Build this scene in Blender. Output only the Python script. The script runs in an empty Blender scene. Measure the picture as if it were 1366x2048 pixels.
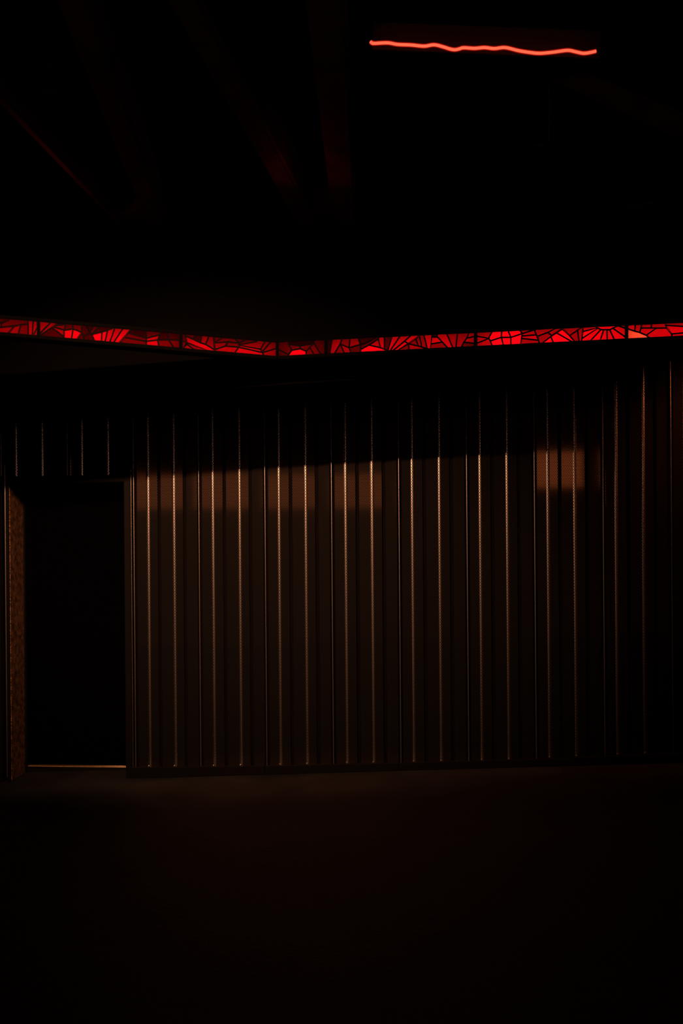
import bpy, bmesh, math, random
from mathutils import Vector, Matrix
random.seed(7)
R = math.radians
SC = bpy.context.scene
COL = SC.collection

# ------------------------------------------------------------------ camera
F = 1991.0          # focal length in pixels of the 1366 x 2048 frame
HX, HY = 683.0, 1090.0
ROLL = R(0.45)
EYE = Vector((0, 0, 1.68))
cam = bpy.data.cameras.new('camera')
cam.sensor_fit = 'VERTICAL'; cam.sensor_height = 36.0; cam.sensor_width = 24.0
cam.lens = F * 36.0 / 2048.0
cam.shift_y = (HY - 1024.0) / 2048.0
cam.clip_start = 0.05
co = bpy.data.objects.new('camera', cam); COL.objects.link(co)
co.matrix_world = Matrix.Translation(EYE) @ Matrix.Rotation(R(90), 4, 'X') @ Matrix.Rotation(-ROLL, 4, 'Z')
SC.camera = co

# ------------------------------------------------------------------ world, lights, exposure
SC.view_settings.view_transform = 'Standard'; SC.view_settings.look = 'None'
SC.view_settings.exposure = 0.0; SC.view_settings.gamma = 1.0
SC.view_settings.use_curve_mapping = False
W = bpy.data.worlds.new('world'); SC.world = W; W.use_nodes = True
W.node_tree.nodes['Background'].inputs[0].default_value = (1.0, 0.42, 0.38, 1)
W.node_tree.nodes['Background'].inputs[1].default_value = 0.009

WTAN = 0.074                                    # the back wall comes nearer to the right
WT = Vector((1, -WTAN, 0)).normalized()          # along the wall
WN = Vector((-WTAN, -1, 0)).normalized()         # out of the wall, into the room
W0 = Vector((0, 7.2, 0))
def wp(s, d, z): return W0 + WT * s + WN * d + Vector((0, 0, z))

def lamp(name, kind, loc, energy, color, **kw):
    l = bpy.data.lights.new(name, kind); l.energy = energy; l.color = color
    for k, v in kw.items(): setattr(l, k, v)
    o = bpy.data.objects.new(name, l); COL.objects.link(o); o.location = loc
    return o
def aim(o, target):
    o.rotation_euler = (Vector(target) - o.location).to_track_quat('-Z', 'Y').to_euler()
key = lamp('spot_lamp', 'SPOT', wp(-1.0, 3.7, 3.83), 3800, (1.0, 0.45, 0.22), shadow_soft_size=0.035,
           spot_size=R(48), spot_blend=1.0)
aim(key, wp(-0.85, 0, 1.6)); key.scale = (1.65, 1, 1)
warm = lamp('wall_lamp', 'SPOT', wp(3.0, 0.45, 3.15), 240, (1.0, 0.22, 0.05), shadow_soft_size=0.10,
            spot_size=R(75), spot_blend=1.0)
aim(warm, wp(2.6, 0, 2.40))
# two unseen area lights added behind the camera for reflections on the sheets
def back_glint_light(x, z, w, e, col):
    o = lamp('added_glint_light', 'AREA', (x, -1.8, z), e, col, shape='RECTANGLE', size=w, size_y=0.56)
    o.rotation_euler = (R(90), 0, 0); return o
back_a = back_glint_light(-2.5, 2.58, 1.7, 1.8, (1.0, 0.50, 0.30))
back_b = back_glint_light(2.05, 2.85, 0.95, 2.0, (1.0, 0.48, 0.27))
red_a = lamp('red_beam_fill', 'POINT', (-1.85, 6.1, 3.70), 0.8, (1.0, 0.02, 0.04), shadow_soft_size=0.05)  # added red point lights without fixtures, to tint the roof boards
red_b = lamp('red_beam_fill', 'POINT', (-0.62, 2.6, 3.5), 0.7, (1.0, 0.03, 0.04), shadow_soft_size=0.05)
red_c = lamp('red_beam_fill', 'POINT', (-0.22, 6.0, 3.72), 0.45, (1.0, 0.02, 0.04), shadow_soft_size=0.05)
hall = lamp('hall_lamp', 'POINT', wp(-1.9, -0.95, 0.35), 5.5, (1.0, 0.36, 0.12), shadow_soft_size=0.08)

# ------------------------------------------------------------------ helpers
def ray(px, py):
    u = (px - HX) / F; v = (HY - py) / F
    c, s = math.cos(ROLL), math.sin(ROLL)
    return Vector((u * c + v * s, 1.0, -u * s + v * c))
def hit(px, py, p0, n):
    r = ray(px, py); t = (p0 - EYE).dot(n) / r.dot(n)
    return EYE + r * t
def at(px, py, depth): return EYE + ray(px, py) * depth
def onwall(px, py, d=0.0): return hit(px, py, W0 + WN * d, WN)
def sz(px, py, d=0.0):
    p = onwall(px, py, d); return (p - W0).dot(WT), p.z
def lerp(pts, x):
    if x <= pts[0][0]: (a, b), (c, d) = pts[0], pts[1]
    elif x >= pts[-1][0]: (a, b), (c, d) = pts[-2], pts[-1]
    else:
        for (a, b), (c, d) in zip(pts, pts[1:]):
            if a <= x <= c: break
    return b + (d - b) * (x - a) / (c - a)

def new_mat(name):
    m = bpy.data.materials.new(name); m.use_nodes = True
    nt = m.node_tree; nt.nodes.clear()
    out = nt.nodes.new('ShaderNodeOutputMaterial')
    return m, nt, out
def pbr(name, color, rough=0.6, metal=0.0, spec=0.5, noise=0.0, nscale=8.0, bump=0.0, bscale=60.0):
    m, nt, out = new_mat(name)
    b = nt.nodes.new('ShaderNodeBsdfPrincipled'); nt.links.new(b.outputs[0], out.inputs[0])
    b.inputs['Base Color'].default_value = (*color, 1); b.inputs['Roughness'].default_value = rough
    b.inputs['Metallic'].default_value = metal; b.inputs['Specular IOR Level'].default_value = spec
    tc = nt.nodes.new('ShaderNodeTexCoord')
    if noise:
        n = nt.nodes.new('ShaderNodeTexNoise'); n.inputs['Scale'].default_value = nscale; n.inputs['Detail'].default_value = 6
        nt.links.new(tc.outputs['Object'], n.inputs['Vector'])
        r = nt.nodes.new('ShaderNodeValToRGB')
        r.color_ramp.elements[0].position = 0.35; r.color_ramp.elements[1].position = 0.7
        r.color_ramp.elements[0].color = (*[c * (1 - noise) for c in color], 1)
        r.color_ramp.elements[1].color = (*[c * (1 + noise) for c in color], 1)
        nt.links.new(n.outputs[0], r.inputs[0]); nt.links.new(r.outputs[0], b.inputs['Base Color'])
    if bump:
        n = nt.nodes.new('ShaderNodeTexNoise'); n.inputs['Scale'].default_value = bscale; n.inputs['Detail'].default_value = 4
        nt.links.new(tc.outputs['Object'], n.inputs['Vector'])
        bp = nt.nodes.new('ShaderNodeBump'); bp.inputs['Strength'].default_value = bump; bp.inputs['Distance'].default_value = 0.01
        nt.links.new(n.outputs[0], bp.inputs['Height']); nt.links.new(bp.outputs[0], b.inputs['Normal'])
    return m

def metal2(nt, color, rough, fine, mix):
    N, L = nt.nodes, nt.links
    b = N.new('ShaderNodeBsdfPrincipled'); b.inputs['Base Color'].default_value = (*color, 1)
    b.inputs['Roughness'].default_value = rough; b.inputs['Metallic'].default_value = 1.0
    if not mix: return b
    c = N.new('ShaderNodeBsdfPrincipled'); c.inputs['Base Color'].default_value = (*color, 1)
    c.inputs['Roughness'].default_value = fine; c.inputs['Metallic'].default_value = 1.0
    c.inputs['Anisotropic'].default_value = 0.95; c.inputs['Anisotropic Rotation'].default_value = ROT
    t = N.new('ShaderNodeTangent'); t.direction_type = 'RADIAL'; t.axis = 'Z'
    L.new(t.outputs[0], c.inputs['Tangent'])
    m = N.new('ShaderNodeMixShader'); m.inputs[0].default_value = mix
    L.new(b.outputs[0], m.inputs[1]); L.new(c.outputs[0], m.inputs[2]); return m
ROT = 0.25
def worn(name, color, rough, fine, mix):
    m, nt, out = new_mat(name); nt.links.new(metal2(nt, color, rough, fine, mix).outputs[0], out.inputs[0]); return m
def perforated(name, color, rough, fine=.16, mix=0, diff=0, hole_d=0.0074, p=0.012):
    """metal with a staggered grid of punched holes (UV in metres: u across the unrolled sheet, v up)"""
    m, nt, out = new_mat(name)
    N, L = nt.nodes, nt.links
    uv = N.new('ShaderNodeUVMap')
    def cell(off):
        a = N.new('ShaderNodeVectorMath'); a.operation = 'MULTIPLY'; a.inputs[1].default_value = (1 / p, 1 / (p * 1.7320508), 0)
        L.new(uv.outputs[0], a.inputs[0])
        b = N.new('ShaderNodeVectorMath'); b.operation = 'ADD'; b.inputs[1].default_value = (off, off, 0); L.new(a.outputs[0], b.inputs[0])
        c = N.new('ShaderNodeVectorMath'); c.operation = 'FRACTION'; L.new(b.outputs[0], c.inputs[0])
        d = N.new('ShaderNodeVectorMath'); d.operation = 'SUBTRACT'; d.inputs[1].default_value = (.5, .5, 0); L.new(c.outputs[0], d.inputs[0])
        e = N.new('ShaderNodeVectorMath'); e.operation = 'MULTIPLY'; e.inputs[1].default_value = (p, p * 1.7320508, 0); L.new(d.outputs[0], e.inputs[0])
        f = N.new('ShaderNodeVectorMath'); f.operation = 'LENGTH'; L.new(e.outputs[0], f.inputs[0])
        return f.outputs['Value']
    mn = N.new('ShaderNodeMath'); mn.operation = 'MINIMUM'; L.new(cell(0), mn.inputs[0]); L.new(cell(.5), mn.inputs[1])
    gt = N.new('ShaderNodeMath'); gt.operation = 'GREATER_THAN'; gt.inputs[1].default_value = hole_d / 2; L.new(mn.outputs[0], gt.inputs[0])
    hole = N.new('ShaderNodeBsdfDiffuse'); hole.inputs[0].default_value = (0.002, 0.0018, 0.0018, 1)
    b = metal2(nt, color, rough, fine, mix)
    if diff:
        df = N.new('ShaderNodeBsdfDiffuse'); df.inputs[0].default_value = (diff, diff, diff, 1)
        ad = N.new('ShaderNodeAddShader'); L.new(b.outputs[0], ad.inputs[0]); L.new(df.outputs[0], ad.inputs[1]); b = ad
    mx = N.new('ShaderNodeMixShader'); L.new(gt.outputs[0], mx.inputs[0]); L.new(hole.outputs[0], mx.inputs[1]); L.new(b.outputs[0], mx.inputs[2])
    L.new(mx.outputs[0], out.inputs[0])
    return m

def emit(name, color, strength):
    m, nt, out = new_mat(name)
    e = nt.nodes.new('ShaderNodeEmission'); e.inputs[0].default_value = (*color, 1); e.inputs[1].default_value = strength
    nt.links.new(e.outputs[0], out.inputs[0]); return m

M = {}
M['floor'] = pbr('dark_concrete', (0.0042, 0.0040, 0.0043), 0.75, spec=0.05, noise=0.65, nscale=1.6, bump=0.4, bscale=30)
M['black'] = pbr('black_paint', (0.0004, 0.00035, 0.00036), 0.9, spec=0.0)
M['ceiling'] = pbr('black_ceiling', (0.008, 0.007, 0.008), 0.9, spec=0.1, noise=0.3)
M['timber'] = pbr('dark_timber', (0.06, 0.045, 0.04), 0.75, spec=0.2, noise=0.5, nscale=5, bump=0.3, bscale=25)
M['rust'] = pbr('rusty_steel', (0.12, 0.062, 0.03), 0.42, metal=0.85, noise=0.6, nscale=28, bump=0.7, bscale=140)
M['casing'] = pbr('dark_steel', (0.0015, 0.0012, 0.0012), 0.6, spec=0.02)
M['edge'] = pbr('worn_steel_edge', (0.46, 0.42, 0.42), 0.36, metal=1.0)
M['seam'] = worn('bare_seam_metal', (0.62, 0.56, 0.54), 0.33, .11, .62)
M['crest'] = perforated('perforated_crest_highlight', (0.95, 0.86, 0.82), 0.258, .10, .62)  # highlight put into the colour: far paler than the flat sheet
M['sheet'] = perforated('dark_perforated_sheet', (0.105, 0.047, 0.022), 0.06, diff=.0022)
M['groove'] = pbr('dark_groove', (0.0015, 0.0012, 0.0012), 0.8, spec=0.0)
M['lead'] = pbr('black_lead', (0.0008, 0.0006, 0.0006), 0.7, spec=0.0)
M['inner'] = pbr('white_reflector', (0.6, 0.6, 0.6), 0.9, spec=0.0)
M['plastic'] = pbr('grey_plastic', (0.07, 0.06, 0.06), 0.4)

def link(name, bm, mats, parent=None, smooth=False):
    me = bpy.data.meshes.new(name); bm.normal_update(); bm.to_mesh(me); bm.free()
    for m in (mats if isinstance(mats, (list, tuple)) else [mats]): me.materials.append(m)
    if smooth:
        for p in me.polygons: p.use_smooth = True
    o = bpy.data.objects.new(name, me); COL.objects.link(o)
    if parent is not None:
        o.parent = parent; o.matrix_parent_inverse = Matrix.Translation(parent.location).inverted()
    return o
def struct(name, bm, mats, parent=None, smooth=False):
    o = link(name, bm, mats, parent, smooth)
    if parent is None: o['kind'] = 'structure'
    return o
def thing(name, label, cat, loc, group=None):
    o = bpy.data.objects.new(name, None); COL.objects.link(o); o.location = loc
    o['label'] = label; o['category'] = cat; o.empty_display_size = 0.1
    if group: o['group'] = group
    return o
def prism(bm, front, off):
    """solid between the polygon 'front' and the same moved by 'off' (a Vector)"""
    a = [bm.verts.new(p) for p in front]; b = [bm.verts.new(Vector(p) + off) for p in front]
    bm.faces.new(a); bm.faces.new(b[::-1]); n = len(a)
    for i in range(n): bm.faces.new((a[i], b[i], b[(i + 1) % n], a[(i + 1) % n]))
def hexa(bm, p):
    """box from 8 corners: 0-3 near face ring, 4-7 far face ring"""
    v = [bm.verts.new(q) for q in p]
    for f in ((3, 2, 1, 0), (4, 5, 6, 7), (0, 1, 5, 4), (1, 2, 6, 5), (2, 3, 7, 6), (3, 0, 4, 7)): bm.faces.new([v[i] for i in f])
def wbox(bm, s0, s1, d0, d1, z0, z1):
    hexa(bm, [wp(s0, d1, z0), wp(s1, d1, z0), wp(s1, d1, z1), wp(s0, d1, z1),
              wp(s0, d0, z0), wp(s1, d0, z0), wp(s1, d0, z1), wp(s0, d0, z1)])
def wbox4(bm, s0, s1, d0, d1, za0, za1, zb0, zb1):
    """za: bottom z at s0,s1; zb: top z at s0,s1"""
    hexa(bm, [wp(s0, d1, za0), wp(s1, d1, za1), wp(s1, d1, zb1), wp(s0, d1, zb0),
              wp(s0, d0, za0), wp(s1, d0, za1), wp(s1, d0, zb1), wp(s0, d0, zb0)])
def box(bm, a, b):
    x0, y0, z0 = a; x1, y1, z1 = b
    hexa(bm, [(x0, y0, z0), (x1, y0, z0), (x1, y0, z1), (x0, y0, z1), (x0, y1, z0), (x1, y1, z0), (x1, y1, z1), (x0, y1, z1)])
def tube(bm, pts, r, n=10, cap=True):
    pts = [Vector(p) for p in pts]; rings = []
    up = Vector((0, 0, 1))
    for i, p in enumerate(pts):
        t = (pts[min(i + 1, len(pts) - 1)] - pts[max(i - 1, 0)]).normalized()
        u = up if abs(t.dot(up)) < .95 else Vector((0, 1, 0))
        a = t.cross(u).normalized(); b = t.cross(a).normalized()
        rings.append([bm.verts.new(p + (a * math.cos(k * 2 * math.pi / n) + b * math.sin(k * 2 * math.pi / n)) * r) for k in range(n)])
    for A, B in zip(rings, rings[1:]):
        for k in range(n): bm.faces.new((A[k], A[(k + 1) % n], B[(k + 1) % n], B[k]))
    if cap: bm.faces.new(rings[0][::-1]); bm.faces.new(rings[-1])

# ------------------------------------------------------------------ the room
# the floor climbs slightly to the right
FA = onwall(240, 1556); FB = onwall(1366, 1524)
FS = (FB.z - FA.z) / (FB.x - FA.x)
def fz(x): return FA.z + (x - FA.x) * FS
bm = bmesh.new()
hexa(bm, [(-4.2, -3, fz(-4.2)), (4.2, -3, fz(4.2)), (4.2, -3, fz(4.2) - .15), (-4.2, -3, fz(-4.2) - .15),
          (-4.2, 9.2, fz(-4.2)), (4.2, 9.2, fz(4.2)), (4.2, 9.2, fz(4.2) - .15), (-4.2, 9.2, fz(-4.2) - .15)])
struct('floor', bm, M['floor'])
bm = bmesh.new(); box(bm, (-4.2, -3, 4.5), (4.2, 9.2, 4.6)); struct('ceiling', bm, M['ceiling'])
bm = bmesh.new(); box(bm, (-4.3, -3, -.5), (-4.2, 9.2, 4.6)); struct('wall_left', bm, M['black'])
bm = bmesh.new(); box(bm, (4.2, -3, -.2), (4.3, 9.2, 4.6)); struct('wall_right', bm, M['black'])

# door opening in the plane of the wall
S0, ZT = sz(20, 970)[0], sz(135, 966)[1]        # left edge, lintel height
S1 = sz(250, 1200)[0]
BK = -0.03                                       # front of the masonry behind the sheets
bm = bmesh.new()
wbox(bm, -4.4, S0 - .035, -.30, BK, -.3, 4.5)
wbox(bm, S1 + .03, 4.4, -.30, BK, -.3, 4.5)
wbox(bm, S0 - .035, S1 + .03, -.30, BK, ZT + .03, 4.5)
wall = struct('wall_back', bm, M['black'])
wall.location = (0, 0, 0)

# ---- corrugated, perforated sheets
SEAMS = [-262, -128, 4, 136, 268, 398, 530, 663, 797.5, 933, 1068, 1205, 1341, 1478, 1616]
CR1 = {268: 296.5, 398: 426, 530: 558.5, 663: 692, 797.5: 825.5, 933: 961.5, 1068: 1097, 1205: 1233}
CR2 = {268: 348, 398: 479.5, 530: 612, 663: 745, 797.5: 880, 933: 1015.5, 1068: 1150.5, 1205: 1287.5}
BOT = [(297, 1533), (430, 1532), (620, 1528), (1020, 1519), (1160, 1512), (1366, 1504)]
def S(px): return sz(px, 1090)[0]
def arc(u0, h, w, n=7):
    # smooth low crest of width w and height h
    return [(u0 - w / 2 + w * k / (n - 1), h * math.sin(math.pi * k / (n - 1)) ** .8) for k in range(n)]
YAW = {268: -5.4, 398: -1.9, 530: 1.5, 663: 4.9, 797.5: 0, 933: 1.0, 1068: 0, 1205: -1, 1341: 0}
def sheet(pa, pb, ztop, zbot_px=None, zbot=None):
    sa, sb = S(pa), S(pb); w = sb - sa
    c1 = S(CR1[pa]) - sa if pa in CR1 else w * .214
    c2 = S(CR2[pa]) - sa if pa in CR2 else w * .612
    g1, g2 = (c1 + c2) / 2 - .012 , (c2 + w) / 2 - .012
    G = .011; CW = .024; CH = .0036
    t = math.tan(R(YAW.get(pa, 1.5)))
    prof = [(0, 0.012, 'seam'), (.0022, .0165, 'seam'), (.0060, .0165, 'seam'), (.0084, .012, 'seam'), (.0086, -.012, 'groove'), (.022, -.012, 'groove'), (.024, 0, 'sheet')]
    def flat(a, b, t=t):
        m = (a + b) / 2
        return [(a, (a - m) * t, 'sheet'), (b, (b - m) * t, 'sheet')]
    def crest(c):
        return [(x, y, 'crest') for x, y in arc(c, CH, CW)]
    prof += flat(.026, c1 - CW / 2 - .001) + crest(c1) + flat(c1 + CW / 2 + .001, g1 - G - .002)
    prof += [(g1 - G, -.014, 'groove'), (g1 + G, -.014, 'groove')]
    prof += flat(g1 + G + .002, c2 - CW / 2 - .001) + crest(c2) + flat(c2 + CW / 2 + .001, g2 - G - .002)
    prof += [(g2 - G, -.014, 'groove'), (g2 + G, -.014, 'groove')]
    prof += flat(g2 + G + .002, w - .012, t + math.tan(R(4))) + [(w - .010, -.012, 'groove'), (w - .002, -.012, 'groove')]
    bm = bmesh.new(); uvl = bm.loops.layers.uv.new('UVMap')
    names = ['sheet', 'crest', 'seam', 'groove']
    us = [0]; 
    for a, b in zip(prof, prof[1:]): us.append(us[-1] + math.hypot(b[0] - a[0], b[1] - a[1]))
    cen = us[[i for i, q in enumerate(prof) if q[2] == 'crest'][3]]
    def zb(s):
        if zbot is not None: return zbot
        px = pa + (pb - pa) * (s / w); return sz(px, lerp(BOT, px))[1]
    lo = [bm.verts.new(wp(sa + q[0], q[1], zb(q[0]))) for q in prof]
    hi = [bm.verts.new(wp(sa + q[0], q[1], ztop)) for q in prof]
    for i in range(len(prof) - 1):
        k1, k2 = prof[i][2], prof[i + 1][2]
        kind = k1 if k1 == k2 else ('groove' if 'groove' in (k1, k2) else 'sheet')
        f = bm.faces.new((lo[i], lo[i + 1], hi[i + 1], hi[i]))
        f.material_index = names.index(kind)
        f.smooth = kind in ('crest', 'seam')
        for lp, u, v in zip(f.loops, (us[i], us[i + 1], us[i + 1], us[i]),
                            (lo[i].co.z, lo[i + 1].co.z, ztop, ztop)):
            lp[uvl].uv = (u - cen, v)
    for i, (a, b) in enumerate(zip(lo, lo[1:])):
        pass
    # edges between unlike faces stay sharp
    for e in bm.edges:
        if len(e.link_faces) == 2 and e.link_faces[0].material_index != e.link_faces[1].material_index: e.smooth = False
    o = link('corrugated_panel', bm, [M[n] for n in names], wall)
    for v in (lo, hi): pass
    return o
ZTOP = 3.28
for a, b in zip(SEAMS, SEAMS[1:]):
    if a < 4 or a >= 268: sheet(a, b, ZTOP)
    else: sheet(a, b, ZTOP, zbot=ZT + .055)
# small screw caps at the foot of every crest
bm0 = None
for a in SEAMS:
    for px in (CR1.get(a), CR2.get(a)):
        if px is None: continue
        s, z = sz(px + 1.5, lerp(BOT, px) - 1.5)
        bm = bmesh.new()
        bmesh.ops.create_cone(bm, cap_ends=True, segments=8, radius1=.006, radius2=.003, depth=.006,
                              matrix=Matrix.Translation(wp(s, .012, z)) @ Matrix.Rotation(R(90), 4, 'X'))
        link('screw', bm, M['edge'], wall)

# kick plate along the foot of the wall, one length per two sheets
KP = [262, 530, 797.5, 1068, 1341, 1616]
for a, b in zip(KP, KP[1:]):
    s0, z0 = sz(a, lerp(BOT, a)); s1, z1 = sz(b, lerp(BOT, b))
    bm = bmesh.new()
    wbox4(bm, s0 + .001, s1 - .001, BK + .001, .030, fz(wp(s0, 0, 0).x) + .001, fz(wp(s1, 0, 0).x) + .001, z0, z1)
    bmesh.ops.bevel(bm, geom=list(bm.edges), offset=.003, segments=1, affect='EDGES')
    struct('baseboard_back', bm, M['casing'])
s0, z0 = sz(-262, 1534); s1, z1 = sz(8, 1534)
bm = bmesh.new(); wbox4(bm, s0, s1, BK + .001, .030, fz(wp(s0, 0, 0).x) + .001, fz(wp(s1, 0, 0).x) + .001, z0, z1)
bmesh.ops.bevel(bm, geom=list(bm.edges), offset=.003, segments=1, affect='EDGES')
struct('baseboard_back', bm, M['casing'])

# ------------------------------------------------------------------ doorway
DD = -0.27                                        # how deep the door leaf sits
floor_at = lambda s, d: fz(wp(s, d, 0).x)
bm = bmesh.new()                                  # right jamb and head of the steel frame
wbox(bm, S1, S1 + .03, -.34, .010, floor_at(S1, 0) + .001, ZT + .03)
wbox(bm, S0 - .035, S1 + .03, -.34, .008, ZT, ZT + .032)
bmesh.ops.bevel(bm, geom=list(bm.edges), offset=.0025, segments=1, affect='EDGES')
door = struct('door_1', bm, M['casing'])
# left jamb lining, rusty, seen obliquely
bm = bmesh.new()
wbox(bm, S0 - .033, S0, -.30, .012, floor_at(S0, 0) + .001, ZT - .003)
bmesh.ops.bevel(bm, geom=list(bm.edges), offset=.004, segments=2, affect='EDGES')
jl = link('jamb_lining', bm, M['rust'], door); jl['label'] = 'rusty brown jamb lining catching warm light'
# casings
s_l = S(12)
bm = bmesh.new(); wbox(bm, s_l, S0 - .003, BK + .001, .020, floor_at(S0, 0) + .001, ZT + .045); wbox(bm, S1 + .002, S(262), BK + .001, .016, floor_at(S1, 0) + .001, ZT + .05)
wbox(bm, s_l, S(262), BK + .001, .014, ZT + .005, ZT + .052)
bmesh.ops.bevel(bm, geom=list(bm.edges), offset=.002, segments=1, affect='EDGES')
link('casing', bm, M['casing'], door)
def strip(px, w, d, y0, y1, name='edge_strip'):
    s = S(px); bm = bmesh.new()
    z1, z0 = sz(px, y0)[1], sz(px, y1)[1]
    n = 7; lo, hi = [], []
    for k in range(n):
        a = math.pi * k / (n - 1)
        x, y = s - math.cos(a) * w / 2, d + math.sin(a) * w * .5
        lo.append(bm.verts.new(wp(x, y, z0))); hi.append(bm.verts.new(wp(x, y, z1)))
    for k in range(n - 1): bm.faces.new((lo[k], lo[k + 1], hi[k + 1], hi[k]))
    for f in bm.faces: f.smooth = True
    return link(name, bm, M['seam'], door)
strip(13, .008, .020, 930, 1553)
strip(264, .005, .016, 940, 1550)
# door stop and leaf
bm = bmesh.new(); wbox(bm, S0, S0 + .012, DD, DD + .03, floor_at(S0, 0) + .02, ZT - .002)
link('door_stop', bm, M['casing'], door)
lA, lB = sz(56, 1529, DD), sz(254, 1531.5, DD)
bm = bmesh.new(); wbox4(bm, S0 + .002, S1 - .002, DD - .045, DD, lA[1], lB[1], ZT - .004, ZT - .004)
leaf = link('door_leaf', bm, pbr('door_black', (.00025, .0002, .00022), .9, spec=.0), door)
# threshold
tA, tB = sz(56, 1532.5, DD), sz(254, 1535.5, DD)
bm = bmesh.new()
wbox4(bm, S0 + .002, S1 - .002, DD - .16, DD - .002, floor_at(S0, DD) - .02, floor_at(S1, DD) - .02, tA[1], tB[1])
link('threshold', bm, M['casing'], door)
bm = bmesh.new(); wbox4(bm, S0 + .004, S1 - .004, DD - .158, DD - .006, tA[1] - .002, tB[1] - .002, tA[1] + .0008, tB[1] + .0008)
link('sill_plate', bm, pbr('brass_sill', (.30, .18, .09), .6, metal=.2, noise=.3, nscale=40), door)
# the lit hall behind the door: closed so that its light only leaves through the gap
bm = bmesh.new()
zf = floor_at(S0, -.6)
wbox(bm, S0 - .3, S1 + .3, -1.5, -1.45, zf - .1, ZT + .1)
wbox(bm, S0 - .35, S0 - .3, -1.5, -.301, zf - .1, ZT + .1)
wbox(bm, S1 + .3, S1 + .35, -1.5, -.301, zf - .1, ZT + .1)
wbox(bm, S0 - .35, S1 + .35, -1.5, -.301, ZT + .1, ZT + .15)
struct('wall_hall', bm, pbr('hall_plaster', (.4, .34, .28), .9))

# ------------------------------------------------------------------ light-blocking header and frieze
# straight header 1.45 m in front of the wall: unseen, added to shade the upper wall
HD = 1.00; LH = 3.7; LS = -1.0; LZ = 3.83; CUT = [sz(12, 970), sz(267, 948), sz(662, 925), sz(1067, 905), sz(1300, 897)]
def hz(s):  # underside of the header
    k = HD / LH
    sw = (s - LS * k) / (1 - k); cz = lerp([CUT[0], CUT[3]], sw)
    return cz + (LZ - cz) * k
bm = bmesh.new()
wbox4(bm, -3.3, 3.9, HD - .10, HD, hz(-3.3), hz(3.9), 3.5, 3.5)
struct('light_blocker_1', bm, M['black'])

CORN = at(554.5, 700, 6.0)
nl = Vector((math.sin(R(12)), -math.cos(R(12)), 0))
nr = Vector((-math.sin(R(4.2)), -math.cos(R(4.2)), 0))
def strip_y(px, top):
    if px <= 554.5: return (636 + .0873 * px) if top else (666 + .0868 * px)
    return (684 - .0481 * (px - 554.5)) if top else (713.8 - .0501 * (px - 554.5))
def clip(poly, clipper):
    out = poly
    for i in range(len(clipper)):
        a, b = clipper[i], clipper[(i + 1) % len(clipper)]
        inp, out = out, []
        if not inp: break
        def side(p): return (b[0] - a[0]) * (p[1] - a[1]) - (b[1] - a[1]) * (p[0] - a[0])
        for j in range(len(inp)):
            p, q = inp[j - 1], inp[j]; sp, sq = side(p), side(q)
            if sq >= 0:
                if sp < 0: t = sp / (sp - sq); out.append((p[0] + (q[0] - p[0]) * t, p[1] + (q[1] - p[1]) * t))
                out.append(q)
            elif sp >= 0:
                t = sp / (sp - sq); out.append((p[0] + (q[0] - p[0]) * t, p[1] + (q[1] - p[1]) * t))
    res = []
    for p in out:
        if not res or math.hypot(p[0] - res[-1][0], p[1] - res[-1][1]) > .25: res.append(p)
    if len(res) > 1 and math.hypot(res[0][0] - res[-1][0], res[0][1] - res[-1][1]) < .25: res.pop()
    return res
def area(p): return sum(p[i - 1][0] * p[i][1] - p[i][0] * p[i - 1][1] for i in range(len(p))) / 2
def inset(poly, w):
    """shrink by w (mitred, limited)"""
    n = len(poly); s = 1 if area(poly) > 0 else -1; res = []
    for i in range(n):
        p0, p1, p2 = poly[i - 1], poly[i], poly[(i + 1) % n]
        e1 = (p1[0] - p0[0], p1[1] - p0[1]); e2 = (p2[0] - p1[0], p2[1] - p1[1])
        l1, l2 = math.hypot(*e1), math.hypot(*e2)
        n1 = (-e1[1] / l1 * s, e1[0] / l1 * s); n2 = (-e2[1] / l2 * s, e2[0] / l2 * s)
        m = (n1[0] + n2[0], n1[1] + n2[1]); k = m[0] * n1[0] + m[1] * n1[1]
        k = max(k, .22)
        res.append((p1[0] + m[0] * w / k, p1[1] + m[1] * w / k))
    return res
Q = 1366 / 120.0
A_, B_, C_, D_, E_, F_, G_ = (0, 630), (70, 630), (160, 640), (250, 645), (360, 655), (460, 660), (550, 665)
H_, I_, J_, K_, L_, M_, N_ = (645, 660), (750, 655), (845, 650), (945, 645), (1045, 640), (1145, 635), (1246, 630)
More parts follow.
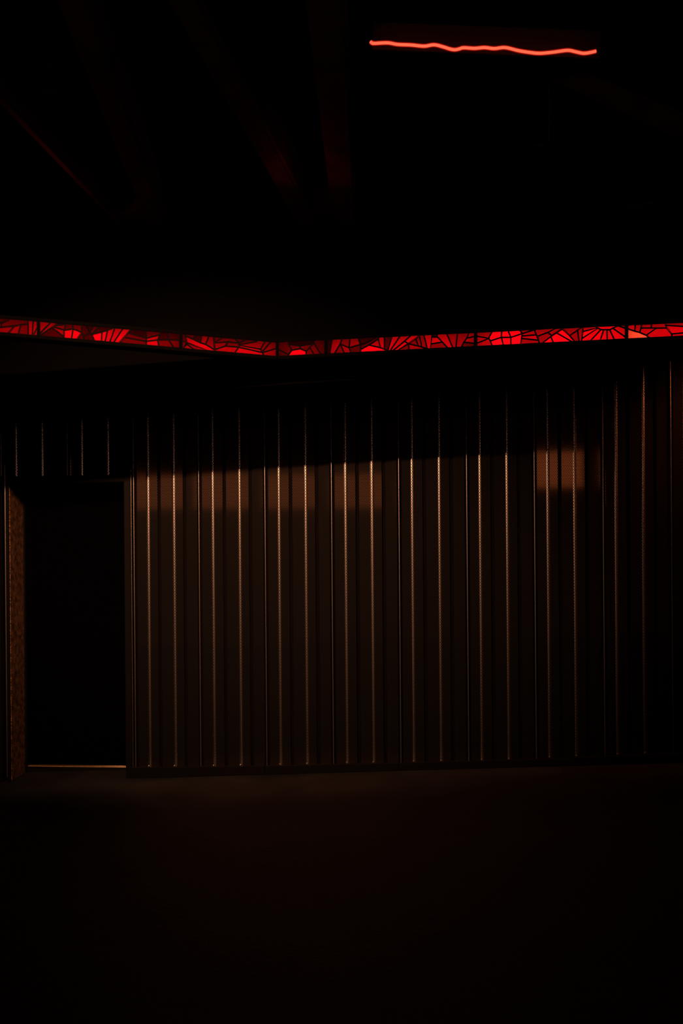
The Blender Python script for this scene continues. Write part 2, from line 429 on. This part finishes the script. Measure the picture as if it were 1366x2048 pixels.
MODS = [
 (-205, 77.3, 'leftmost red stained glass light box, cut off by the left edge of the photo', nl, [
  (A_, .25, [(-60,60),(200,60),(190,130),(40,190),(-60,150)]),
  (A_, .36, [(200,60),(645,60),(645,215),(480,230),(20,290),(40,190),(190,130)]),
  (A_, .5, [(-60,150),(40,190),(20,290),(-60,300)]),
  (A_, .5, [(-60,300),(20,290),(330,262),(200,410),(180,480),(-60,480)]),
  (A_, .55, [(330,262),(480,230),(400,480),(180,480),(215,400)]),
  (A_, .4, [(480,230),(645,215),(645,520),(400,520)]),
  (A_, .75, [(645,60),(765,60),(735,520),(645,520)]),
  (A_, .85, [(765,60),(910,60),(860,290),(745,490),(735,520)]),
  (A_, .8, [(860,290),(910,200),(910,520),(735,520)]),
  (A_, .4, [(-60,0),(-60,480),(-800,480),(-700,-100)]),
  (A_, .6, [(-700,-150),(-800,480),(-1500,480),(-1500,-150)]),
  (A_, .5, [(-1500,-250),(-1500,480),(-2400,480),(-2400,-250)])]),
 (77.3, 361.6, 'red stained glass light box above the doorway, with a fan of five bright slanting panes', nl, [
  (B_, .8, [(80,60),(375,60),(345,190),(110,430),(80,450)]),
  (B_, .7, [(375,60),(510,60),(510,160),(455,240),(385,295),(110,475),(80,450),(110,430),(345,190)]),
  (B_, .25, [(385,295),(660,500),(660,580),(80,580),(80,490),(110,475)]),
  (B_, .2, [(510,100),(720,100),(705,225),(455,245),(510,160)]),
  (B_, .5, [(455,245),(705,225),(665,350),(430,280)]),
  (B_, .6, [(385,295),(430,280),(665,350),(660,500)]),
  (B_, .35, [(720,100),(850,100),(870,325),(665,355),(705,225)]),
  (B_, .42, [(850,100),(1050,100),(1065,400),(870,325)]),
  (B_, .95, [(665,355),(870,325),(825,600),(660,600)]),
  (B_, 1.0, [(870,325),(1065,400),(930,600),(825,600)]),
  (C_, .24, [(30,20),(130,20),(130,100),(220,310),(85,370),(41,290)]),
  (C_, .25, [(41,290),(85,370),(90,500),(-94,500)]),
  (C_, .22, [(85,370),(220,315),(270,335),(340,520),(90,520)]),
  (C_, .2, [(130,40),(370,40),(350,110),(218,290)]),
  (C_, .35, [(370,40),(520,40),(480,130),(265,325),(218,290),(350,110)]),
  (C_, .22, [(520,60),(820,60),(800,175),(620,235),(275,335),(265,325),(480,130)]),
  (C_, 1.0, [(275,335),(500,280),(490,560),(360,560)]),
  (C_, .95, [(500,280),(630,235),(560,560),(490,560)]),
  (C_, .85, [(630,235),(800,175),(660,560),(560,560)]),
  (C_, .8, [(800,100),(1000,100),(985,190),(740,560),(660,560),(800,175)]),
  (C_, .95, [(1000,100),(1210,100),(1190,190),(1090,300),(850,570),(740,560),(985,190)]),
  (D_, .17, [(166,60),(485,60),(485,360),(66,243),(166,133)]),
  (D_, .35, [(66,243),(485,360),(485,435),(-20,345)]),
  (D_, .38, [(-20,345),(485,435),(485,580),(-200,580)]),
  (D_, .35, [(485,60),(800,60),(800,285),(485,365)]),
  (D_, .75, [(485,365),(800,285),(740,405),(485,435)]),
  (D_, .85, [(485,435),(740,405),(790,640),(485,640)]),
  (D_, .2, [(800,60),(1000,60),(990,398),(740,405),(800,285)]),
  (D_, .27, [(1000,60),(1280,60),(1280,415),(990,398)]),
  (D_, .42, [(740,405),(990,398),(1150,640),(790,640)]),
  (D_, .45, [(990,398),(1280,415),(1280,640),(1150,640)])]),
 (361.6, 554.5, 'short stained glass box just left of the bend, with a long diagonal pane', nl, [
  (E_, .4, [(0,60),(90,60),(150,345),(0,300)]),
  (E_, .5, [(0,300),(155,350),(85,460),(70,560),(0,560)]),
  (E_, .4, [(90,60),(400,60),(380,150),(290,270),(120,195)]),
  (E_, .85, [(120,195),(290,270),(465,355),(580,390),(785,515),(790,600),(700,570),(155,350)]),
  (E_, .55, [(155,350),(700,575),(400,575),(150,385)]),
  (E_, .7, [(150,385),(400,575),(70,560),(85,460)]),
  (E_, .22, [(400,60),(510,60),(465,355),(290,270),(380,150)]),
  (E_, .6, [(510,60),(680,60),(670,170),(580,390),(465,355)]),
  (E_, .5, [(680,60),(755,60),(785,515),(580,390),(670,170)]),
  (E_, .35, [(755,60),(1020,60),(1000,220),(780,352)]),
  (E_, .4, [(1020,60),(1120,60),(1170,200),(1350,360),(1090,335),(780,352),(1000,220)]),
  (E_, .5, [(780,352),(1090,335),(1030,430),(790,510)]),
  (E_, .65, [(790,510),(1030,430),(1335,455),(1200,640),(790,640)]),
  (E_, .4, [(1090,335),(1350,360),(1335,455),(1030,430)]),
  (F_, .3, [(-18,60),(440,60),(420,180),(212,303),(32,143)]),
  (F_, .3, [(440,60),(620,60),(600,270),(216,352),(212,303),(420,180)]),
  (F_, .55, [(620,100),(850,100),(820,220),(690,445),(216,352),(600,270)]),
  (F_, .8, [(216,352),(690,445),(740,520),(197,398)]),
  (F_, .8, [(197,398),(740,520),(790,680),(60,680),(62,583)]),
  (F_, .5, [(850,100),(1010,100),(980,220),(740,490),(690,445),(820,220)]),
  (F_, .55, [(1010,100),(1090,100),(1090,415),(740,520),(740,490),(980,220)]),
  (F_, .6, [(740,520),(1090,415),(1090,700),(790,680)])]),
 (554.5, 652.2, 'shortest red stained glass light box, right of the bend, with one brilliant six-sided pane', nr, [
  (G_, .33, [(40,100),(300,100),(315,275),(385,410),(310,510),(40,370)]),
  (G_, .3, [(40,370),(310,510),(290,640),(40,640)]),
  (G_, .13, [(300,60),(900,60),(870,260),(575,310),(315,275)]),
  (G_, .4, [(315,275),(575,310),(580,375),(385,410)]),
  (G_, .38, [(575,310),(870,260),(715,435),(580,375)]),
  (G_, 1.1, [(290,600),(310,510),(385,410),(580,375),(715,435),(700,600)]),
  (G_, .4, [(715,435),(800,345),(950,620),(700,620)]),
  (G_, .38, [(800,345),(885,245),(1120,620),(950,620)]),
  (G_, .3, [(900,60),(1170,60),(1170,620),(1120,620),(885,245)])]),
 (652.2, 951, 'long stained glass box right of the shortest one, with rays fanning from its lower edge', nr, [
  (H_, .15, [(60,100),(240,100),(150,640),(60,640)]),
  (H_, .6, [(240,100),(480,100),(405,325),(220,640),(150,640)]),
  (H_, .4, [(405,325),(550,640),(220,640)]),
  (H_, .42, [(480,100),(635,100),(610,410),(405,325)]),
  (H_, .5, [(405,325),(610,410),(680,640),(550,640)]),
  (H_, .5, [(635,100),(770,100),(870,335),(610,410)]),
  (H_, .25, [(610,410),(870,335),(865,640),(680,640)]),
  (H_, .15, [(770,60),(1300,60),(1270,150),(950,320),(870,335)]),
  (H_, .25, [(870,335),(950,320),(1270,150),(1330,150),(1270,210),(1060,350),(870,450)]),
  (H_, .95, [(865,600),(870,450),(1060,350),(1320,410),(1500,480),(1480,600)]),
  (H_, .6, [(1060,350),(1270,210),(1320,410)]),
  (I_, .65, [(75,267),(100,200),(100,100),(215,100),(215,497),(125,467)]),
  (I_, .22, [(215,100),(420,100),(290,540),(215,497)]),
  (I_, .7, [(420,100),(640,100),(600,160),(330,560),(290,540)]),
  (I_, .65, [(640,100),(900,100),(850,160),(670,320),(380,560),(330,560),(600,160)]),
  (I_, .75, [(900,80),(1060,80),(1020,190),(760,375),(670,320),(850,160)]),
  (I_, .7, [(670,320),(760,375),(460,570),(380,560)]),
  (I_, .35, [(760,375),(790,600),(430,600),(460,570)]),
  (I_, .5, [(760,375),(985,430),(1065,452),(1190,490),(1190,580),(790,600)]),
  (I_, .4, [(760,375),(930,265),(985,430)]),
  (I_, .45, [(930,265),(1010,200),(1065,452),(985,430)]),
  (I_, .45, [(1010,200),(1050,100),(1095,100),(1190,490),(1065,452)]),
  (I_, .65, [(1095,100),(1305,100),(1260,580),(1190,580),(1190,490)]),
  (J_, .15, [(224,120),(300,120),(340,280),(205,285)]),
  (J_, .7, [(205,285),(340,280),(450,395),(190,440)]),
  (J_, .4, [(190,440),(450,395),(640,600),(170,600)]),
  (J_, .65, [(290,120),(515,120),(720,600),(640,600),(450,395),(340,280)]),
  (J_, .5, [(515,120),(800,120),(755,600),(720,600)]),
  (J_, .5, [(800,120),(1080,120),(1010,305),(940,400),(840,600),(755,600)]),
  (J_, .65, [(1080,100),(1220,100),(1220,262),(1010,305)]),
  (J_, .6, [(1010,305),(1220,262),(1220,425),(940,400)]),
  (J_, .3, [(940,400),(1220,425),(1220,600),(840,600)])]),
 (951, 1252.5, 'stained glass box with a bright six-pane medallion and a half sun', nr, [
  (K_, .55, [(50,100),(500,100),(365,370),(50,310)]),
  (K_, .6, [(50,310),(365,370),(50,500)]),
  (K_, .55, [(50,500),(365,370),(405,425),(480,640),(50,640)]),
  (K_, 1.0, [(500,100),(668,100),(655,345),(405,425),(365,370)]),
  (K_, .97, [(668,100),(770,100),(870,345),(655,345)]),
  (K_, .95, [(770,100),(1040,80),(1060,160),(1130,260),(870,345)]),
  (K_, .95, [(405,425),(655,345),(730,640),(480,640)]),
  (K_, .95, [(655,345),(870,345),(870,640),(730,640)]),
  (K_, 1.05, [(870,345),(1130,260),(1070,640),(870,640)]),
  (L_, .5, [(-98,100),(240,100),(265,230),(-8,317),(-78,217)]),
  (L_, .55, [(-8,317),(265,230),(310,345),(-18,372)]),
  (L_, .6, [(-18,372),(310,345),(360,470),(-28,425)]),
  (L_, .45, [(-28,425),(360,470),(410,640),(-68,660)]),
  (L_, .5, [(240,100),(860,100),(790,170),(570,290),(350,375),(310,345),(265,230)]),
  (L_, .42, [(350,375),(570,290),(660,360),(640,385),(440,540),(410,640),(360,470)]),
  (L_, .5, [(860,100),(980,100),(905,200),(660,360),(570,290),(790,170)]),
  (L_, .8, [(410,640),(440,540),(640,385),(750,640)]),
  (L_, .95, [(640,385),(770,300),(1120,500),(1200,640),(750,640)]),
  (L_, 1.0, [(770,300),(905,215),(1065,360),(1250,580),(1120,500)]),
  (L_, .48, [(905,200),(980,100),(1400,80),(1366,150),(1250,240),(1065,360)]),
  (L_, .42, [(1065,360),(1250,240),(1295,600),(1250,580)]),
  (L_, .5, [(1250,240),(1373,150),(1335,640),(1295,600)]),
  (M_, .6, [(240,100),(440,100),(570,245),(230,330)]),
  (M_, .85, [(230,330),(570,245),(210,485)]),
  (M_, .7, [(210,485),(570,245),(640,285),(340,600),(197,620)]),
  (M_, .9, [(440,80),(1120,80),(1030,195),(910,250),(840,285),(705,285),(640,285),(570,245)]),
  (M_, .75, [(640,285),(705,285),(600,600),(340,600)]),
  (M_, .7, [(705,285),(780,285),(785,600),(600,600)]),
  (M_, .7, [(780,285),(840,285),(990,600),(785,600)]),
  (M_, .78, [(840,285),(910,250),(1240,480),(1240,600),(990,600)]),
  (M_, .8, [(910,250),(1030,195),(1240,270),(1240,480)]),
  (M_, .5, [(1120,80),(1240,80),(1240,270),(1030,195)])]),
 (1252.5, 1560, 'rightmost red stained glass light box, with one triangular pane tinted orange for glare at its left end', nr, [
  (N_, .8, [(60,100),(290,100),(255,375),(60,305)]),
  (N_, .6, [(290,100),(450,100),(375,405),(255,375)]),
  (N_, 1.3, [(60,305),(255,375),(375,405),(520,470),(690,600),(60,640)]),
  (N_, .55, [(450,100),(665,100),(630,305),(400,305)]),
  (N_, .55, [(665,100),(925,100),(985,305),(630,305)]),
  (N_, .6, [(400,305),(750,305),(520,470),(375,405)]),
  (N_, .6, [(750,305),(985,305),(1100,440),(1130,600),(690,600),(520,470)]),
  (N_, .5, [(925,100),(1700,60),(1700,290),(945,240)]),
  (N_, .65, [(945,240),(1700,290),(1700,380),(1100,440)]),
  (N_, .6, [(1100,440),(1700,380),(1700,600),(1130,600)]),
  (N_, .5, [(1700,0),(2300,0),(2500,600),(1700,600)]),
  (N_, .7, [(2300,0),(3000,0),(2800,600),(2500,600)]),
  (N_, .45, [(3000,0),(3700,0),(3700,600),(2800,600)])]),
]
GL = {}
def glass(b, warm_=False):
    k = (round(b, 2), warm_)
    if k in GL: return GL[k]
    m, nt, out = new_mat('glare_tinted_glass' if warm_ else 'red_glass')
    v = min(1.0, b ** 1.75 * .95)
    t = nt.nodes.new('ShaderNodeBsdfTranslucent')
    t.inputs[0].default_value = (v * .9, v * .055, v * .02, 1) if warm_ else (v, v * .0008, v * .005, 1)  # warm glare on one red pane put into its glass colour
    g = nt.nodes.new('ShaderNodeBsdfGlossy'); g.inputs['Roughness'].default_value = .25; g.inputs[0].default_value = (.5, .5, .5, 1)
    mx = nt.nodes.new('ShaderNodeMixShader'); mx.inputs[0].default_value = .0
    nt.links.new(t.outputs[0], mx.inputs[1]); nt.links.new(g.outputs[0], mx.inputs[2]); nt.links.new(mx.outputs[0], out.inputs[0])
    GL[k] = m; return m
clear, nt_, out_ = new_mat('clear_glass_body')
_t = nt_.nodes.new('ShaderNodeBsdfTransparent'); nt_.links.new(_t.outputs[0], out_.inputs[0])
LIT = 0.125
for x0, x1, label, n, polys in MODS:
    P0 = CORN
    pt = lambda px, py, d=0.0: hit(px, py, P0, n) + n * d
    cxp = (x0 + x1) / 2
    base = pt(cxp, strip_y(cxp, False) + 4)
    lb = thing('stained_glass_light_box', label, 'light box', base, 'stained glass light boxes in the frieze')
    e = 2.1                                            # half of the post between two boxes
    xa, xb = x0 + e, x1 - e
    quad = [(xa, strip_y(xa, 1)), (xb, strip_y(xb, 1)), (xb, strip_y(xb, 0)), (xa, strip_y(xa, 0))]
    cams = bmesh.new()
    for (org, b, pl) in polys:
        pp = [(org[0] + x / Q, org[1] + y / Q) for x, y in pl]
        if area(pp) < 0: pp = pp[::-1]
        c = clip(pp, quad)
        if len(c) < 3 or abs(area(c)) < 3: continue
        bm = bmesh.new(); prism(bm, [pt(x, y, .006) for x, y in c], -n * .003)
        warm_ = b > 1.2
        bm.faces.ensure_lookup_table()
        for f in list(bm.faces)[1:]: f.material_index = 1
        pane = link('pane', bm, [glass(min(b, 1.0) if warm_ else b, warm_), clear], lb)
        if warm_: pane['label'] = 'triangular pane tinted orange for glare'
        # came: a ring of lead over the pane's border
        inn = inset(c, 1.5)
        if area(inn) < 1: continue
        o1 = [cams.verts.new(pt(x, y, .0105)) for x, y in c]; i1 = [cams.verts.new(pt(x, y, .0105)) for x, y in inn]
        i2 = [cams.verts.new(pt(x, y, .0065)) for x, y in inn]
        for k in range(len(c)):
            k2 = (k + 1) % len(c)
            cams.faces.new((o1[k], o1[k2], i1[k2], i1[k])); cams.faces.new((i1[k], i1[k2], i2[k2], i2[k]))
    link('lead_came', cams, M['lead'], lb)
    # housing: top, bottom, ends, back
    bm = bmesh.new(); D = .10; T = 5.5
    xs = (x0 + (1.3 if x0 == 554.5 else .3), x1 - (1.3 if x1 == 554.5 else .3))
    def slab(pa, pb, pc, pd, da, db):
        hexa(bm, [pt(*pa, da), pt(*pb, da), pt(*pc, da), pt(*pd, da), pt(*pa, db), pt(*pb, db), pt(*pc, db), pt(*pd, db)])
    tY = lambda x, o=0: strip_y(x, 1) + o
    bY = lambda x, o=0: strip_y(x, 0) + o
    a, b_ = xs
    slab((a, tY(a, .6)), (b_, tY(b_, .6)), (b_, tY(b_, -T)), (a, tY(a, -T)), .014, -D)
    slab((a, bY(a, T)), (b_, bY(b_, T)), (b_, bY(b_, -.6)), (a, bY(a, -.6)), .014, -D)
    slab((a, bY(a)), (xa + .3, bY(xa)), (xa + .3, tY(xa)), (a, tY(a)), .014, -D)
    slab((xb - .3, bY(xb)), (b_, bY(b_)), (b_, tY(b_)), (xb - .3, tY(xb)), .014, -D)
    slab((a, bY(a, T)), (b_, bY(b_, T)), (b_, tY(b_, -T)), (a, tY(a, -T)), -D, -D - .012)
    link('housing', bm, M['black'], lb)
    # the strip lamp inside, low at the back
    pa, pb = pt(xa, bY(xa, -5.5), -.075), pt(xb, bY(xb, -5.5), -.075)
    L = (pb - pa).length
    al = lamp('strip_lamp', 'AREA', (pa + pb) / 2, 5.6 * L * LIT * (1.5 if x0 > 900 else 1.2 if x0 > 600 else 1), (1, 1, 1), shape='RECTANGLE', size=L, size_y=.05)
    zax = -n; xax = (pb - pa).normalized(); yax = zax.cross(xax)
    # local -Z must look along n and slightly up
    z_ = -n; x_ = xax; y_ = z_.cross(x_).normalized()
    al.matrix_world = Matrix.Translation((pa + pb) / 2) @ Matrix((x_, y_, z_)).transposed().to_4x4()
    al.parent = lb; al.matrix_parent_inverse = Matrix.Translation(lb.location).inverted()

# ------------------------------------------------------------------ neon lamp under the ceiling
ND = 4.5
NP = [(103,160),(112,167),(122,169),(190,166),(240,174),(310,177),(375,183),(425,176),(470,186),(505,197),(530,201),(552,197),(575,191),(630,194),(680,190),(730,195),(785,190),(850,205),(905,214),(960,219),(1030,213),(1100,204),(1140,211),(1180,219),(1215,215),(1245,208)]
NP = [(700 + x / 2.53, 20 + y / 2.53) for x, y in NP]
def smooth_pts(p, k=5):
    out = []
    for i in range(len(p) - 1):
        p0, p1, p2, p3 = p[max(i - 1, 0)], p[i], p[i + 1], p[min(i + 2, len(p) - 1)]
        for j in range(k):
            t = j / k
            out.append(tuple(.5 * ((2 * p1[a]) + (-p0[a] + p2[a]) * t + (2 * p0[a] - 5 * p1[a] + 4 * p2[a] - p3[a]) * t * t + (-p0[a] + 3 * p1[a] - 3 * p2[a] + p3[a]) * t ** 3) for a in range(2)))
    out.append(p[-1]); return out
pts = [at(x, y, ND) for x, y in smooth_pts(NP)]
neon = thing('neon_lamp', 'wavy glowing red-orange neon tube on a dark plate hung near the ceiling', 'lamp', at(966, 60, ND + .05))
bm = bmesh.new(); tube(bm, pts, .0062); gas = link('gas_column', bm, emit('neon_gas', (1.0, .125, .058), 1.25), neon, True)
m, nt, out = new_mat('neon_glass')
tr = nt.nodes.new('ShaderNodeBsdfTransparent'); em = nt.nodes.new('ShaderNodeEmission'); ad = nt.nodes.new('ShaderNodeAddShader')
em.inputs[0].default_value = (1, .012, .006, 1); em.inputs[1].default_value = .16
nt.links.new(tr.outputs[0], ad.inputs[0]); nt.links.new(em.outputs[0], ad.inputs[1]); nt.links.new(ad.outputs[0], out.inputs[0])
bm = bmesh.new(); tube(bm, pts, .0100, cap=False); link('glass_tube', bm, m, neon, True)
bm = bmesh.new()
ring = [at(748, 44, ND + .07), at(1202, 62, ND + .07), at(1198, 116, ND + .07), at(744, 98, ND + .07)]
prism(bm, ring, Vector((0, .012, 0))); link('back_plate', bm, M['plastic'], neon)
for (x, y, xt, yt) in ((758, 84, 763, 52), (1170, 105, 1172, 67)):
    bm = bmesh.new()
    tube(bm, [at(x, y, ND + .012), at(x + 1, y - 8, ND + .035), at(xt, yt, ND + .05)], .006, 8)
    p = at(xt, yt, ND + .055); box(bm, (p.x - .016, p.y - .006, p.z - .010), (p.x + .022, p.y + .014, p.z + .008))
    link('tube_support', bm, M['plastic'], neon, False)
for x, y in ((790, 46), (1160, 60)):
    p = at(x, y, ND + .076); bm = bmesh.new(); tube(bm, [p, (p.x, p.y, 4.499)], .004, 8); link('hanging_rod', bm, M['casing'], neon)

# ------------------------------------------------------------------ roof beams
def board(name, near, far, width, z0, z1, parent, mat, wfar=None):
    """horizontal board from 'near' (x,y) to 'far' (x,y), plan width 'width', between z0 and z1"""
    a, b = Vector((*near, 0)), Vector((*far, 0)); t = (b - a).normalized(); s = Vector((t.y, -t.x, 0))
    wf = wfar or width
    bm = bmesh.new()
    hexa(bm, [a - s * width / 2 + Vector((0, 0, z0)), a + s * width / 2 + Vector((0, 0, z0)), a + s * width / 2 + Vector((0, 0, z1)), a - s * width / 2 + Vector((0, 0, z1)),
              b - s * wf / 2 + Vector((0, 0, z0)), b + s * wf / 2 + Vector((0, 0, z0)), b + s * wf / 2 + Vector((0, 0, z1)), b - s * wf / 2 + Vector((0, 0, z1))])
    bmesh.ops.bevel(bm, geom=list(bm.edges), offset=.02, segments=2, affect='EDGES')
    return link(name, bm, mat, parent)
def plan(px, py, z):      # where the ray of a pixel reaches height z
    r = ray(px, py); t = (z - EYE.z) / r.z; p = EYE + r * t; return (p.x, p.y)
BZ = 3.95
for lab, lines, z1 in (
    ('dark timber roof beam of two boards at upper left, running back to the wall', [((8, 225), (300, 535), .07), ((226, 190), (352, 520), .14)], 4.2),
    ('dark timber roof beam of two boards at the centre, left of the neon lamp', [((448, 190), (622, 515), .14), ((648, 20), (690, 510), .17)], 4.2)):
    c = plan(*lines[1][1], BZ)
    t = thing('roof_beam', lab, 'beam', (c[0], c[1], BZ))
    for (n0, f0, w) in lines:
        a, b = plan(*n0, BZ), plan(*f0, BZ)
        d = Vector((a[0] - b[0], a[1] - b[1])); d.normalize()
        near = (a[0] + d.x * 3.0, a[1] + d.y * 3.0)
        board('board', near, (b[0], min(b[1], 7.1)), w, BZ, z1, t, M['timber'])
    bm = bmesh.new()
    ps = [plan(*l[1], BZ) for l in lines]
    box(bm, (ps[0][0], 6.9, BZ + .03), (ps[1][0], 7.0, z1 - .03)); link('spacer_block', bm, M['timber'], t)
# diagonal brace at upper right
t = thing('roof_brace', 'dark diagonal brace descending from behind the neon lamp to the right edge', 'beam', at(1366, 245, 4.6))
def brace(pts_, parent, thick):
    bm = bmesh.new()
    (ax, ay, ad), (bx, by, bd) = pts_
    hexa(bm, [at(ax, ay + 16, ad), at(bx, by + 30, bd), at(bx, by - 30, bd), at(ax, ay - 16, ad),
              at(ax, ay + 16, ad + thick), at(bx, by + 30, bd + thick), at(bx, by - 30, bd + thick), at(ax, ay - 16, ad + thick)])
    bmesh.ops.bevel(bm, geom=list(bm.edges), offset=.012, segments=2, affect='EDGES')
    return link('brace_board', bm, M['timber'], parent)
brace([(950, 72, 5.3), (1440, 285, 4.4)], t, .09)
bm = bmesh.new(); tube(bm, [at(1300, 195, 4.55), at(1300, 195, 4.55) * 1 + Vector((0, 0, 4.5 - at(1300, 195, 4.55).z))], .012, 8); link('hanger_rod', bm, M['casing'], t)
bm = bmesh.new(); tube(bm, [at(1000, 92, 5.25), Vector((at(1000, 92, 5.25).x, at(1000, 92, 5.25).y, 4.499))], .012, 8); link('hanger_rod', bm, M['casing'], t)

# small floodlight-like frame at upper right
fd = 5.2
t = thing('lamp_bracket', 'small dim rectangular metal frame hanging below the brace at upper right', 'bracket', at(1282, 398, fd))
corners = [(1257, 419), (1306, 402), (1308, 378), (1258, 393)]
bm = bmesh.new(); tube(bm, [at(x, y, fd) for x, y in corners + corners[:1]], .006, 8); link('frame', bm, M['plastic'], t)
bm = bmesh.new(); prism(bm, [at(x, y, fd + .03) for x, y in corners], Vector((0, .02, 0))); link('plate', bm, M['black'], t)
p = at(1300, 380, fd + .04); bm = bmesh.new(); tube(bm, [p, (p.x, p.y, 4.499)], .005, 8); link('hanging_rod', bm, M['casing'], t)
# hooked cable end
t = thing('hanging_cable', 'thin dark cable with a hooked end dangling below the neon lamp', 'cable', at(1098, 283, 5.0))
q = [(1064, 294), (1078, 291), (1092, 286), (1098, 280), (1099, 262)]
pl = [at(x, y, 5.0) for x, y in q]; pl += [Vector((pl[-1].x, pl[-1].y, 4.499))]
bm = bmesh.new(); tube(bm, pl, .0035, 8); link('wire', bm, M['plastic'], t, True)
